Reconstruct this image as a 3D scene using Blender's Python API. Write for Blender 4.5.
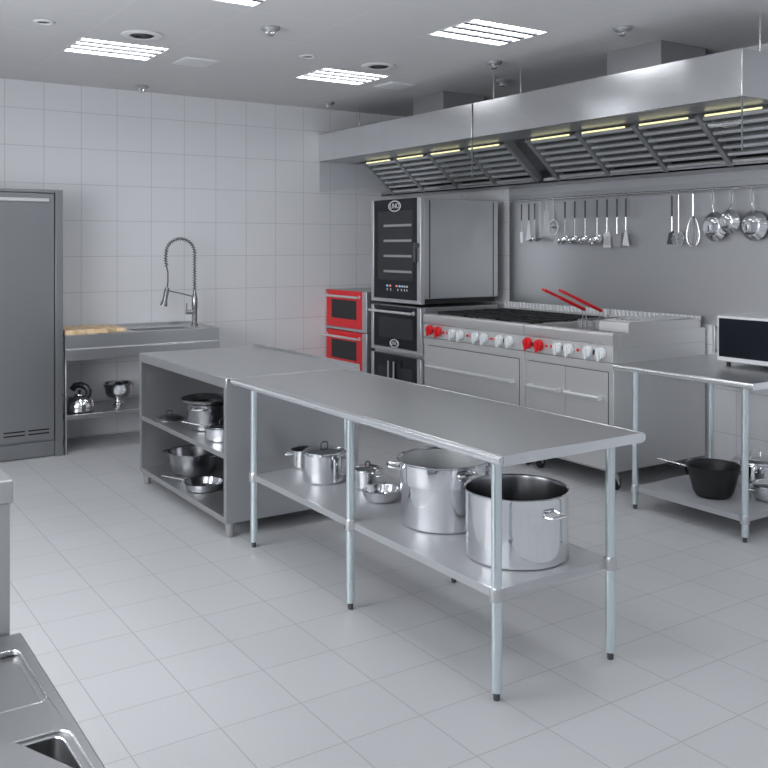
import bpy, bmesh, math, random
from math import pi, sin, cos, radians
from mathutils import Vector, Matrix
random.seed(4)
for o in list(bpy.data.objects): bpy.data.objects.remove(o)
SC = bpy.context.scene
COL = SC.collection

# ------------------------------------------------------------------ camera, world, exposure
TH = 0.58812
cd = bpy.data.cameras.new('camera'); cam = bpy.data.objects.new('camera', cd); COL.objects.link(cam)
cam.location = (0, 0, 1.75); cam.rotation_euler = (pi/2, 0, -TH)
cd.sensor_width = 36; cd.lens = 912.26/768*36
cd.shift_x = -2.28/768; cd.shift_y = -138/768
cd.clip_start = .05
SC.camera = cam
wd = bpy.data.worlds.new('world'); SC.world = wd; wd.use_nodes = True
wd.node_tree.nodes['Background'].inputs[0].default_value = (.9, .94, 1, 1)
wd.node_tree.nodes['Background'].inputs[1].default_value = 0.3
SC.view_settings.view_transform = 'Standard'; SC.view_settings.look = 'None'
SC.view_settings.gamma = 1; SC.view_settings.exposure = 0.0
TUBE = 14.5        # ceiling lamp tube strength
HOODTUBE = 1.5     # lamp strength in the hood
WINL = 205.0       # daylight through an unseen window bank added in the left wall

# ------------------------------------------------------------------ materials
def mat(name, col, metal=0, rough=.5, **k):
    m = bpy.data.materials.new(name); m.use_nodes = True
    b = m.node_tree.nodes['Principled BSDF']
    b.inputs['Base Color'].default_value = (*col, 1)
    b.inputs['Metallic'].default_value = metal; b.inputs['Roughness'].default_value = rough
    for a, v in k.items(): b.inputs[a.replace('_', ' ')].default_value = v
    return m
def nodes(m): return m.node_tree.nodes, m.node_tree.links, m.node_tree.nodes['Principled BSDF']
def brushed(name, col, rough=.3, scale=(3, 3, 160), bump=.03, rv=.08, metal=1.0):
    m = mat(name, col, metal, rough); N, L, b = nodes(m)
    tc = N.new('ShaderNodeTexCoord'); mp = N.new('ShaderNodeMapping'); mp.inputs['Scale'].default_value = scale
    n = N.new('ShaderNodeTexNoise'); n.inputs['Scale'].default_value = 1.0; n.inputs['Detail'].default_value = 3
    L.new(tc.outputs['Object'], mp.inputs[0]); L.new(mp.outputs[0], n.inputs['Vector'])
    mr = N.new('ShaderNodeMapRange'); mr.inputs['To Min'].default_value = rough-rv; mr.inputs['To Max'].default_value = rough+rv
    L.new(n.outputs[0], mr.inputs['Value']); L.new(mr.outputs[0], b.inputs['Roughness'])
    if bump:
        bp = N.new('ShaderNodeBump'); bp.inputs['Strength'].default_value = bump; bp.inputs['Distance'].default_value = .002
        L.new(n.outputs[0], bp.inputs['Height']); L.new(bp.outputs[0], b.inputs['Normal'])
    return m
STEEL = brushed('brushed_steel', (.54, .548, .56), .34, (4, 4, 90), .004, .04)
STEELH = brushed('brushed_steel_worktop', (.57, .575, .585), .36, (90, 4, 4), .003, .03)
FRIDGE = brushed('fridge_steel', (.32, .327, .337), .38, (4, 4, 90), .003, .03)
def aniso(m, a, tv):
    N, L, b = nodes(m); b.inputs['Anisotropic'].default_value = a
    c = N.new('ShaderNodeCombineXYZ')
    for i in range(3): c.inputs[i].default_value = tv[i]
    L.new(c.outputs[0], b.inputs['Tangent'])
HOOD = brushed('hood_steel', (.78, .785, .795), .15, (4, 3, 90), 0, .03)
aniso(HOOD, .75, (0, 0, 1))
RANGE = brushed('range_steel', (.70, .70, .70), .45, (4, 60, 4), .003, .03, .75)
CABM = brushed('cabinet_steel', (.46, .466, .478), .40, (4, 4, 80), .003, .03, .85)
SPLASH = brushed('splash_steel', (.50, .507, .522), .42, (3, 60, 3), .003, .03, .9)
POTD = brushed('shaded_pot_steel', (.34, .345, .36), .22, (40, 40, 3), 0, .03)  # pot steel darkened to carry the cabinet's shade and the dim stockpot inside
POTI = mat('pot_inside_steel', (.80, .81, .82), .6, .35)
SATIN = mat('satin_bar_steel', (.86, .87, .88), .85, .30)
BRIGHT = mat('bright_steel', (.78, .79, .80), 1, .18)
POLISH = mat('polished_steel', (.80, .81, .83), 1, .07)
POTM = brushed('pot_steel', (.74, .75, .77), .13, (40, 40, 3), .002, .03)
GALV = mat('galvanised_tube', (.72, .80, .83), .9, .24)
LIP = mat('rolled_edge_steel', (.82, .84, .86), .9, .24)
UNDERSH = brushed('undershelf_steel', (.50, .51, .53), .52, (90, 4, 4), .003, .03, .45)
DARK = mat('dark_metal', (.10, .105, .11), .7, .45)
BLACK = mat('black_plastic', (.012, .012, .014), 0, .35)
RUBBER = mat('black_rubber', (.02, .02, .022), 0, .6)
FOOTM = mat('dark_grey_foot', (.08, .085, .09), .2, .5)
IRON = mat('cast_iron', (.025, .026, .028), .3, .5)
NONST = mat('black_coated_pot', (.012, .0125, .014), .2, .36)
BGLASS = mat('black_oven_glass', (.010, .012, .018), 0, .15, Specular_IOR_Level=.22)
WGLASS = mat('oven_window_glass', (.030, .032, .035), 0, .2, Specular_IOR_Level=.25)
SILV = mat('silver_trim', (.56, .57, .59), .8, .35)
RED = mat('red_enamel', (.80, .018, .025), 0, .35)
REDK = mat('red_knob', (.65, .01, .015), 0, .3)
WHK = mat('pale_knob', (.72, .75, .77), .1, .25)
GRIP = mat('dark_utensil_grip', (.10, .105, .115), .4, .4)
LOUV = mat('lamp_louvre_grey', (.10, .105, .11), .3, .4)
TAPM = mat('tap_steel', (.36, .365, .375), 1, .2)
FGST = brushed('sink_bench_steel', (.40, .405, .415), .36, (90, 4, 4), 0, .03)
WOOD = mat('board_wood', (.62, .42, .24), 0, .5)
WHITEP = mat('white_plastic', (.78, .79, .81), 0, .5)
WHITE = mat('white_metal', (.66, .67, .685), .1, .3)
PRINT = mat('pale_silver', (.78, .78, .80), .3, .4)
def emis(name, col, s):
    m = mat(name, (0, 0, 0)); b = m.node_tree.nodes['Principled BSDF']
    b.inputs['Emission Color'].default_value = (*col, 1); b.inputs['Emission Strength'].default_value = s
    return m
TUBEM = emis('ceiling_tube_light', (.95, .972, 1), TUBE)
HTUBE = emis('hood_tube_light', (1, .93, .50), HOODTUBE)
LEDR = emis('red_led', (1, .25, .2), .9); LEDB = emis('blue_led', (.25, .6, 1), .9); LEDW = emis('white_led', (.7, .75, .8), .5)
WINM = emis('daylight_window', (.90, .95, 1), 1.0)
def wood():
    N, L, b = nodes(WOOD)
    tc = N.new('ShaderNodeTexCoord'); mp = N.new('ShaderNodeMapping'); mp.inputs['Scale'].default_value = (14, 2.5, 14)
    n = N.new('ShaderNodeTexNoise'); n.inputs['Scale'].default_value = 2.2; n.inputs['Detail'].default_value = 5
    cr = N.new('ShaderNodeValToRGB'); cr.color_ramp.elements[0].color = (.62, .42, .23, 1); cr.color_ramp.elements[1].color = (.86, .67, .44, 1)
    cr.color_ramp.elements[0].position = .35; cr.color_ramp.elements[1].position = .65
    L.new(tc.outputs['Object'], mp.inputs[0]); L.new(mp.outputs[0], n.inputs[0]); L.new(n.outputs[0], cr.inputs[0]); L.new(cr.outputs[0], b.inputs['Base Color'])
wood()
def glassm():
    m = bpy.data.materials.new('clear_skirt_glass'); m.use_nodes = True; N = m.node_tree.nodes; L = m.node_tree.links; N.clear()
    o = N.new('ShaderNodeOutputMaterial'); mx = N.new('ShaderNodeMixShader'); t = N.new('ShaderNodeBsdfTransparent'); g = N.new('ShaderNodeBsdfGlossy')
    t.inputs[0].default_value = (.95, .96, .97, 1); g.inputs['Roughness'].default_value = .03
    fr = N.new('ShaderNodeLayerWeight'); pw = N.new('ShaderNodeMath'); pw.operation = 'POWER'; pw.inputs[1].default_value = 5
    ad = N.new('ShaderNodeMath'); ad.operation = 'MULTIPLY_ADD'; ad.inputs[1].default_value = .8; ad.inputs[2].default_value = .035
    L.new(fr.outputs['Facing'], pw.inputs[0]); L.new(pw.outputs[0], ad.inputs[0]); L.new(ad.outputs[0], mx.inputs[0]); L.new(t.outputs[0], mx.inputs[1]); L.new(g.outputs[0], mx.inputs[2]); L.new(mx.outputs[0], o.inputs[0])
    return m
SKIRT = glassm()
EDGE = mat('dark_glass_edge', (.16, .18, .19), 0, .2)
def tiles(name, axes, offs, size, grout, base, gcol, rough, bump=.3, var=.02, speck=0., gr=.6):
    """square tiles: axes = two coordinate indices, offs = a joint's coordinate on each axis"""
    m = mat(name, base, 0, rough); N, L, b = nodes(m)
    geo = N.new('ShaderNodeNewGeometry'); sp = N.new('ShaderNodeSeparateXYZ'); L.new(geo.outputs['Position'], sp.inputs[0])
    def M(op, a, bb=None, c=None):
        n = N.new('ShaderNodeMath'); n.operation = op
        for i, v in enumerate((a, bb, c)):
            if v is None: continue
            if isinstance(v, (int, float)): n.inputs[i].default_value = v
            else: L.new(v, n.inputs[i])
        return n.outputs[0]
    ds, cells = [], []
    for ax, of in zip(axes, offs):
        u = M('DIVIDE', M('SUBTRACT', sp.outputs[ax], of), size)
        cells.append(M('FLOOR', u)); fr = M('FRACT', u)
        ds.append(M('MULTIPLY', M('MINIMUM', fr, M('SUBTRACT', 1., fr)), size))
    d = M('MINIMUM', *ds)
    g = N.new('ShaderNodeMapRange'); g.interpolation_type = 'SMOOTHSTEP'
    g.inputs['From Min'].default_value = grout*.5; g.inputs['From Max'].default_value = grout*.5+.0025
    L.new(d, g.inputs['Value'])
    wn = N.new('ShaderNodeTexWhiteNoise'); wn.noise_dimensions = '2D'; cb = N.new('ShaderNodeCombineXYZ')
    L.new(cells[0], cb.inputs[0]); L.new(cells[1], cb.inputs[1]); L.new(cb.outputs[0], wn.inputs['Vector'])
    tv = M('ADD', M('MULTIPLY', wn.outputs['Value'], var), 1-var/2)
    if speck:
        ns = N.new('ShaderNodeTexNoise'); ns.inputs['Scale'].default_value = 130; ns.inputs['Detail'].default_value = 3
        L.new(geo.outputs['Position'], ns.inputs['Vector'])
        tv = M('MULTIPLY', tv, M('ADD', M('MULTIPLY', ns.outputs[0], speck), 1-speck/2))
    hs = N.new('ShaderNodeVectorMath'); hs.operation = 'SCALE'; hs.inputs[0].default_value = base; L.new(tv, hs.inputs['Scale'])
    mx = N.new('ShaderNodeMix'); mx.data_type = 'RGBA'; L.new(g.outputs[0], mx.inputs[0]); mx.inputs[6].default_value = (*gcol, 1)
    L.new(hs.outputs[0], mx.inputs[7]); L.new(mx.outputs[2], b.inputs['Base Color'])
    rr = N.new('ShaderNodeMapRange'); rr.inputs['To Min'].default_value = gr; rr.inputs['To Max'].default_value = rough
    L.new(g.outputs[0], rr.inputs['Value']); L.new(rr.outputs[0], b.inputs['Roughness'])
    bp = N.new('ShaderNodeBump'); bp.inputs['Strength'].default_value = bump; bp.inputs['Distance'].default_value = .003
    L.new(g.outputs[0], bp.inputs['Height']); L.new(bp.outputs[0], b.inputs['Normal'])
    return m
FT = .3288
FLOORM = tiles('floor_tiles', (0, 1), (1.0073, 3.4162), FT, .0022, (.50, .507, .522), (.36, .365, .38), .40, .2, .03, .16)
BACKM = tiles('back_wall_tiles', (0, 2), (2.3093, 2.9704), .3292, .0025, (.74, .75, .775), (.52, .53, .555), .30, .35, .015)
SIDEM = tiles('side_wall_tiles', (1, 2), (8.495, 2.9704), .3292, .0025, (.74, .75, .775), (.52, .53, .555), .30, .35, .015)
def ceilm():
    m = tiles('ceiling_panels', (0, 1), (1.767, 6.51), .655, .003, (.68, .682, .69), (.78, .78, .79), .8, .1, .012, .12)
    return m
CEILM = ceilm()

# ------------------------------------------------------------------ mesh helpers
class MB:
    def __init__(s): s.bm = bmesh.new()
    def _tag(s, vs, mt):
        if mt is not None: bmesh.ops.transform(s.bm, matrix=mt, verts=vs)
    def box(s, x0, x1, y0, y1, z0, z1, mt=None):
        v = [s.bm.verts.new((x, y, z)) for x in (x0, x1) for y in (y0, y1) for z in (z0, z1)]
        for f in ((0, 1, 3, 2), (4, 6, 7, 5), (0, 4, 5, 1), (2, 3, 7, 6), (0, 2, 6, 4), (1, 5, 7, 3)): s.bm.faces.new([v[i] for i in f])
        s._tag(v, mt); return s
    def prism(s, pts, a0, a1, axis='y', mt=None):
        """closed outline pts extruded along axis: (u,v) -> y: (x,z); x: (y,z); z: (x,y)"""
        def P(u, v, a): return {'y': (u, a, v), 'x': (a, u, v), 'z': (u, v, a)}[axis]
        A = [s.bm.verts.new(P(u, v, a0)) for u, v in pts]; B = [s.bm.verts.new(P(u, v, a1)) for u, v in pts]
        s.bm.faces.new(A[::-1]); s.bm.faces.new(B); n = len(pts)
        for i in range(n): s.bm.faces.new((A[i], A[(i+1) % n], B[(i+1) % n], B[i]))
        s._tag(A+B, mt); return s
    def lathe(s, prof, c=(0, 0, 0), n=40, mt=None, sx=1, sy=1):
        """profile [(r,z)...]; r = 0 closes at the axis"""
        rings = []; allv = []
        for r, z in prof:
            if r < 1e-6: ring = [s.bm.verts.new((c[0], c[1], c[2]+z))]
            else: ring = [s.bm.verts.new((c[0]+r*cos(2*pi*i/n)*sx, c[1]+r*sin(2*pi*i/n)*sy, c[2]+z)) for i in range(n)]
            rings.append(ring); allv += ring
        for a, b in zip(rings, rings[1:]):
            for i in range(n):
                j = (i+1) % n
                if len(a) == 1 and len(b) == 1: continue
                if len(a) == 1: s.bm.faces.new((a[0], b[i], b[j]))
                elif len(b) == 1: s.bm.faces.new((a[i], a[j], b[0]))
                else: s.bm.faces.new((a[i], a[j], b[j], b[i]))
        s._tag(allv, mt); return s
    def cyl(s, p, q, r, n=16, r2=None):
        return s.tube([p, q], r, n, r_end=r2)
    def tube(s, pts, r, n=8, closed=False, r_end=None, flat=None):
        pts = [Vector(p) for p in pts]; m = len(pts); rings = []; prev = None
        for i, p in enumerate(pts):
            if closed: t = pts[(i+1) % m]-pts[i-1]
            else: t = pts[min(i+1, m-1)]-pts[max(i-1, 0)]
            t.normalize()
            if prev is None:
                a = Vector((0, 0, 1)) if abs(t.z) < .9 else Vector((1, 0, 0)); u = t.cross(a).normalized()
            else:
                u = prev-t*prev.dot(t)
                u = u.normalized() if u.length > 1e-6 else t.orthogonal().normalized()
            prev = u; w = t.cross(u)
            rr = r if r_end is None else r+(r_end-r)*i/(m-1)
            fl = 1 if flat is None else flat
            rings.append([s.bm.verts.new(p+(u*cos(2*pi*k/n)+w*sin(2*pi*k/n)*fl)*rr) for k in range(n)])
        rng = range(m if closed else m-1)
        for i in rng:
            a, b = rings[i], rings[(i+1) % m]
            for k in range(n): s.bm.faces.new((a[k], a[(k+1) % n], b[(k+1) % n], b[k]))
        if not closed: s.bm.faces.new(rings[0][::-1]); s.bm.faces.new(rings[-1])
        return s
    def build(s, name, m, parent=None, off=(0, 0, 0), bevel=0, smooth=True, seg=2):
        bmesh.ops.recalc_face_normals(s.bm, faces=s.bm.faces)
        if any(off): bmesh.ops.translate(s.bm, vec=-Vector(off), verts=s.bm.verts)
        me = bpy.data.meshes.new(name); s.bm.to_mesh(me); s.bm.free()
        if smooth:
            me.shade_smooth(); me.set_sharp_from_angle(angle=radians(38))
        me.materials.append(m)
        o = bpy.data.objects.new(name, me); COL.objects.link(o)
        if parent is not None: o.parent = parent
        if bevel:
            md = o.modifiers.new('bevel', 'BEVEL'); md.width = bevel; md.segments = seg; md.limit_method = 'ANGLE'; md.angle_limit = radians(50)
        return o
def box(*a): return MB().box(*a)
def thing(name, label, cat, loc=(0, 0, 0), rz=0, group=None):
    o = bpy.data.objects.new(name, None); COL.objects.link(o); o.location = loc; o.rotation_euler = (0, 0, rz); o.empty_display_size = .1
    return tag(o, label, cat, group)
def tag(o, label, cat, group=None, kind=None):
    o['label'] = label; o['category'] = cat
    if group: o['group'] = group
    if kind: o['kind'] = kind
    return o
def struct(o): o['kind'] = 'structure'; return o
def dup(root, loc=None, rz=None, label=None):
    def cp(o, par):
        c = o.copy(); COL.objects.link(c)
        if par is not None: c.parent = par
        for ch in kids.get(o, []): cp(ch, c)
        return c
    kids = {}
    for o in list(COL.objects):
        if o.parent: kids.setdefault(o.parent, []).append(o)
    r = cp(root, None)
    if loc is not None: r.location = loc
    if rz is not None: r.rotation_euler = (0, 0, rz)
    if label: r['label'] = label
    return r
def text_mesh(name, txt, size, m, parent, mt, ext=.0008):
    c = bpy.data.curves.new(name, 'FONT'); c.body = txt; c.size = size; c.extrude = ext; c.align_x = 'CENTER'; c.align_y = 'CENTER'
    t = bpy.data.objects.new(name+'_c', c); COL.objects.link(t); bpy.context.view_layer.update()
    me = bpy.data.meshes.new_from_object(t.evaluated_get(bpy.context.evaluated_depsgraph_get()))
    bpy.data.objects.remove(t); me.transform(mt); me.materials.clear(); me.materials.append(m); me.name = name
    o = bpy.data.objects.new(name, me); COL.objects.link(o); o.parent = parent
    return o
def arc(c, r, a0, a1, n, f): return [f(c, r*cos(a0+(a1-a0)*i/n), r*sin(a0+(a1-a0)*i/n)) for i in range(n+1)]

# ------------------------------------------------------------------ room
XW, YW, ZC = 5.95, 8.495, 3.215
X0, Y0 = -1.7, -3.0
struct(box(X0, XW, Y0, YW, -.1, 0).build('floor', FLOORM))
struct(box(X0, XW, YW, YW+.1, 0, ZC).build('wall_back', BACKM))
struct(box(XW, XW+.1, Y0, YW, 0, ZC).build('wall_right', SIDEM))
struct(box(X0, XW, Y0-.1, Y0, 0, ZC).build('wall_front', BACKM))
WA, WB = .3, 5.1
m = MB(); m.box(X0-.1, X0, Y0, YW, 0, .95).box(X0-.1, X0, Y0, YW, 2.65, ZC).box(X0-.1, X0, Y0, WA, .95, 2.65).box(X0-.1, X0, WB, YW, .95, 2.65)
struct(m.build('wall_left', SIDEM))
m = MB()
for k in range(5): m.box(X0-.09, X0-.03, WA+(WB-WA)*k/4-.03, WA+(WB-WA)*k/4+.03, .95, 2.65)
m.box(X0-.09, X0-.03, WA, WB, .95, 1.0).box(X0-.09, X0-.03, WA, WB, 2.60, 2.65)
struct(m.build('window_1', WHITEP))  # frame of the unseen window bank, position inferred from the shadows
# ceiling with luminaire openings
LX = [-.195, 1.772, 3.735]; LY = [-1.33, .63, 2.60, 4.567, 6.515]; LW, LD = .65, .52
def in_op(x, y):
    return any(a < x < a+LW and b < y < b+LD for a in LX for b in LY)
xs = sorted({X0, XW} | {a for a in LX} | {a+LW for a in LX}); ys = sorted({Y0, YW} | {b for b in LY} | {b+LD for b in LY})
m = MB()
for i in range(len(xs)-1):
    for j in range(len(ys)-1):
        if not in_op((xs[i]+xs[i+1])/2, (ys[j]+ys[j+1])/2): m.box(xs[i], xs[i+1], ys[j], ys[j+1], ZC, ZC+.02)
m.box(X0, XW, Y0, YW, ZC+.14, ZC+.16)
struct(m.build('ceiling', CEILM, smooth=False))

# daylight through the unseen window bank, placed to match shadows falling to the right
al = bpy.data.lights.new('window_daylight', 'AREA'); al.shape = 'RECTANGLE'; al.size = WB-WA; al.size_y = 1.6; al.energy = WINL; al.color = (.955, .975, 1)
ao = bpy.data.objects.new('window_daylight', al); COL.objects.link(ao); ao.location = (X0-.02, (WA+WB)/2, 1.8); ao.rotation_euler = (0, radians(-90), 0)
al.size, al.size_y = 1.6, WB-WA

# ------------------------------------------------------------------ luminaires
lr = thing('ceiling_light', 'recessed ceiling light panel with white tubes, leftmost in view, above the fridge side', 'ceiling light', (LX[1], LY[4], ZC), 0, 'recessed square ceiling light panels')
m = MB(); m.box(0, LW, 0, .01, -.004, .10).box(0, LW, LD-.01, LD, -.004, .10).box(0, .01, .01, LD-.01, -.004, .10).box(LW-.01, LW, .01, LD-.01, -.004, .10).box(0, LW, 0, LD, .10, .105)
m.build('housing', WHITE, lr)
for k in range(4):
    y = .065+k*.13
    MB().box(.02, LW-.02, y-.034, y+.034, .010, .030).build('tube', TUBEM, lr, smooth=False)
m = MB()
for k in range(1, 4): m.box(.01, LW-.01, k*.13-.021, k*.13+.021, -.003, .028)
m.build('louvre', LOUV, lr)
m = MB()
for k in range(1, 6): m.box(k*LW/6-.0015, k*LW/6+.0015, .01, LD-.01, -.001, .009)
m.build('cross_blade', SILV, lr)
labs = {(2, 4): 'recessed ceiling light panel in front of the left extractor hood', (2, 3): 'recessed ceiling light panel above the centre table, nearest the hood joint', (1, 3): 'recessed ceiling light panel cut off by the top edge of the picture'}
for i in range(3):
    for j in range(5):
        if (i, j) == (1, 4): continue
        dup(lr, (LX[i], LY[j], ZC), None, labs.get((i, j), 'recessed ceiling light panel in the ceiling behind the photographer or left of view'))

# ceiling fittings
def vent(x, y, lab):
    t = thing('ceiling_vent', lab, 'vent', (x, y, ZC), 0, 'round air vents in the ceiling')
    m = MB().lathe([(.085, 0), (.14, 0), (.145, -.006), (.135, -.012), (.09, -.012), (.085, -.004)], n=36); m.build('rim', WHITEP, t)
    MB().lathe([(0, -.0005), (.087, -.0005)], n=30).build('opening', BLACK, t)
    m = MB()
    for k in range(1, 4): m.lathe([(.024*k-.004, -.002), (.024*k-.004, -.014), (.024*k+.003, -.006), (.024*k-.004, -.002)], n=24)
    m.box(-.085, .085, -.003, .003, -.006, -.002).box(-.003, .003, -.085, .085, -.006, -.002)
    m.build('grille_rings', DARK, t)
vent(2.10, 6.2, 'round dark-centred air vent beside the leftmost ceiling light'); vent(4.06, 6.2, 'round dark-centred air vent beside the light nearest the left hood')
def hatch(x, y, w, d, lab):
    t = thing('ceiling_hatch', lab, 'ceiling panel', (x, y, ZC), 0, 'pale square panels in the ceiling')
    MB().box(-w, w, -d, d, -.010, 0).build('frame', WHITEP, t, bevel=.003)
    MB().box(-w+.02, w-.02, -d+.02, d-.02, -.013, -.0095).build('panel', WHITEP, t, bevel=.002)
hatch(2.76, 6.87, .14, .15, 'pale square ceiling panel between the two far light panels'); hatch(4.68, 6.87, .14, .15, 'pale square ceiling panel close to the left extractor hood')
def spot(x, y, lab):
    t = thing('ceiling_spotlight', lab, 'spotlight', (x, y, ZC), 0, 'small round recessed spotlights')
    MB().lathe([(.04, 0), (.068, 0), (.07, -.006), (.06, -.01), (.042, -.008), (.04, 0)], n=28).build('rim', WHITEP, t)
    MB().lathe([(0, -.002), (.042, -.002)], n=24).build('lens', DARK, t)
spot(1.447, 6.2, 'small round recessed spotlight at upper left of the ceiling'); spot(3.407, 6.2, 'small round recessed spotlight between a smoke detector and a light panel')
def smoke(x, y, lab):
    t = thing('smoke_detector', lab, 'smoke detector', (x, y, ZC), 0, 'ceiling smoke detectors and sprinkler heads')
    MB().lathe([(0, 0), (.062, 0), (.064, -.012), (.055, -.026), (.04, -.03), (0, -.03)], n=28).build('base', SILV, t)
    m = MB().lathe([(.034, -.030), (.034, -.034), (.028, -.036), (.026, -.030)], n=20)
    for k in range(5):
        a = k*2*pi/5; m.cyl((.03*cos(a), .03*sin(a), -.03), (.022*cos(a), .022*sin(a), -.052), .004, 6)
    m.lathe([(0, -.05), (.026, -.05), (.026, -.056), (.010, -.062), (0, -.064)], n=20)
    m.build('sensor_head', BRIGHT, t)
smoke(2.77, 8.19, 'small ceiling smoke detector right above the tiled wall, left of centre')
smoke(2.74, 5.51, 'ceiling smoke detector between the two nearer light panels')
smoke(4.66, 8.05, 'small ceiling smoke detector above the far end of the left hood')
smoke(4.72, 5.54, 'ceiling smoke detector below the light panel and above the hood joint')
smoke(5.32, 6.13, 'shaded ceiling smoke detector hidden behind the hood fascia')
smoke(4.70, 4.20, 'ceiling smoke detector nearest the large duct over the right hood')

# ------------------------------------------------------------------ extractor hoods
FX = 4.802; HB, HT, GB = 2.65, 2.937, 2.325
def hood(y0, y1, divs, gap0, lab, duct, rods, endcap_near):
    t = thing('extractor_hood', lab, 'extractor hood', (FX, y0, HB)); off = (FX, y0, HB)
    MB().box(FX, FX+.012, y0, y1, HB, HT).build('fascia', HOOD, t, off, bevel=.002)
    for a in (y0, y1-.012): MB().box(FX+.012, XW-.03, a, a+.012, HB, HT).build('end_panel', STEEL, t, off)
    MB().box(FX+.012, XW-.03, y0+.012, y1-.012, HT-.006, HT).build('top_plate', STEEL, t, off)
    MB().box(FX+.012, 5.20, y0+.012, y1-.012, HB, HB+.012).build('underside', STEEL, t, off)
    m = MB().box(5.585, XW-.03, y0+.012, y1-.012, 2.305, 2.318).box(5.585, 5.60, y0+.012, y1-.012, 2.305, 2.345); m.build('grease_trough', STEEL, t, off)
    # filter bank: plane from (5.20,2.645) down to (5.58,2.32)
    A = Vector((5.205, 2.64)); B = Vector((5.58, 2.325)); d = (B-A); Ln = d.length; d.normalize(); nrm = Vector((d.y, -d.x))  # pointing down/front
    if nrm.x > 0: nrm = -nrm
    MB().prism([tuple(A-nrm*.05), tuple(B-nrm*.05), tuple(B-nrm*.06), tuple(A-nrm*.06)], divs[0], divs[-1]).build('filter_backing', BLACK, t, off)
    for a, b in zip(divs, divs[1:]):
        m = MB(); n = 7; st = Ln/n
        for k in range(n):
            p = A+d*(st*(k+.5)); w = st*.20
            q = [p-d*w-nrm*.004, p-d*w+nrm*.012, p-d*(w-.010)+nrm*.016, p+d*(w-.010)+nrm*.016, p+d*w+nrm*.012, p+d*w-nrm*.004]
            m.prism([tuple(v) for v in q], a+.03, b-.03)
        m.build('baffle_filter', SATIN, t, off)
    for yy in divs:
        q = [A-nrm*.05, A+nrm*.022, B+nrm*.022, B-nrm*.05]
        MB().prism([tuple(v) for v in q], yy-.02, yy+.02).build('filter_rail', CABM, t, off)
    for a, b in zip(divs, divs[1:]):
        MB().box(5.168, 5.180, a+.06, b-.08, 2.618, 2.630).build('light_tube', HTUBE, t, off)
    if gap0:
        MB().prism([(5.20, 2.645), (5.20, 2.66), (5.915, 2.66), (5.915, 2.32), (5.58, 2.32)], divs[-1]+.02, divs[-1]+.03).build('partition', STEEL, t, off)
    # glass skirt
    MB().box(FX+.002, FX+.010, y0+.006, y1-.004, GB, HB).build('glass_skirt', SKIRT, t, off)
    if endcap_near: MB().box(FX+.012, XW-.03, y0+.002, y0+.010, GB, HB).build('glass_end', SKIRT, t, off)
    MB().box(FX+.001, FX+.011, y0, y0+.006, GB, HB).build('glass_edge', EDGE, t, off)
    (dx0, dx1, dy0, dy1) = duct
    MB().box(dx0, dx1, dy0, dy1, HT, ZC-.002).build('duct', CABM, t, off, bevel=.002)
    for x, y in rods: MB().cyl((x, y, HT), (x, y, ZC-.001), .008, 10).build('hanging_rod', BRIGHT, t, off)
hood(3.363, 5.902, [3.42, 3.985, 4.545, 5.11, 5.68], True, 'long stainless extractor hood on the right with a bright reflection on its fascia', (5.22, 5.72, 4.31, 4.82), [(5.14, 3.47), (5.14, 5.69)], True)
hood(5.918, 8.49, [5.95, 6.50, 7.07, 7.64, 8.21], False, 'stainless extractor hood on the left, meeting the tiled back wall', (5.22, 5.72, 6.86, 7.35), [(5.10, 8.16), (5.11, 6.0)], False)

# ------------------------------------------------------------------ splashback
sp = thing('splashback_panel', 'brushed steel panel lining the right wall between range and hood', 'splashback', (XW, 6.73, 1.15)); off = (XW, 6.73, 1.15)
MB().box(XW-.02, XW-.001, 2.2, 6.73, 1.15, 2.352).build('panel', SPLASH, sp, off)
MB().box(XW-.026, XW-.02, 2.2, 6.73, 2.24, 2.352).build('upper_strip', SILV, sp, off)

# ------------------------------------------------------------------ refrigerator
FY = 7.84
t = thing('refrigerator', 'tall grey steel refrigerator against the left of the tiled wall', 'refrigerator', (1.0, 8.1, 0)); off = (1.0, 8.1, 0)
MB().box(.72, 1.917, FY+.03, 8.48, .13, 2.19).build('body', FRIDGE, t, off, bevel=.003)
MB().box(.72, 1.912, FY, FY+.03, .15, 2.185).build('door', FRIDGE, t, off, bevel=.004)
MB().box(1.919, 1.981, FY-.004, 8.48, 0, 2.217).build('side_panel', FRIDGE, t, off, bevel=.003)
MB().box(.72, 1.919, FY-.002, 8.48, 2.19, 2.217).build('top_panel', FRIDGE, t, off, bevel=.003)
MB().box(.72, 1.917, FY+.02, 8.4, .008, .13).build('plinth', FRIDGE, t, off)
MB().prism([(FY-.001, 2.145), (FY-.02, 2.142), (FY-.02, 2.118), (FY-.016, 2.114), (FY-.001, 2.112)], .8, 1.865, 'x').build('handle', SATIN, t, off)
m = MB()
for x in (1.515, 1.705):
    for z in (.205, .235): m.box(x, x+.165, FY-.0015, FY+.001, z-.006, z+.006)
m.build('vent_slot', BLACK, t, off)

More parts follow.
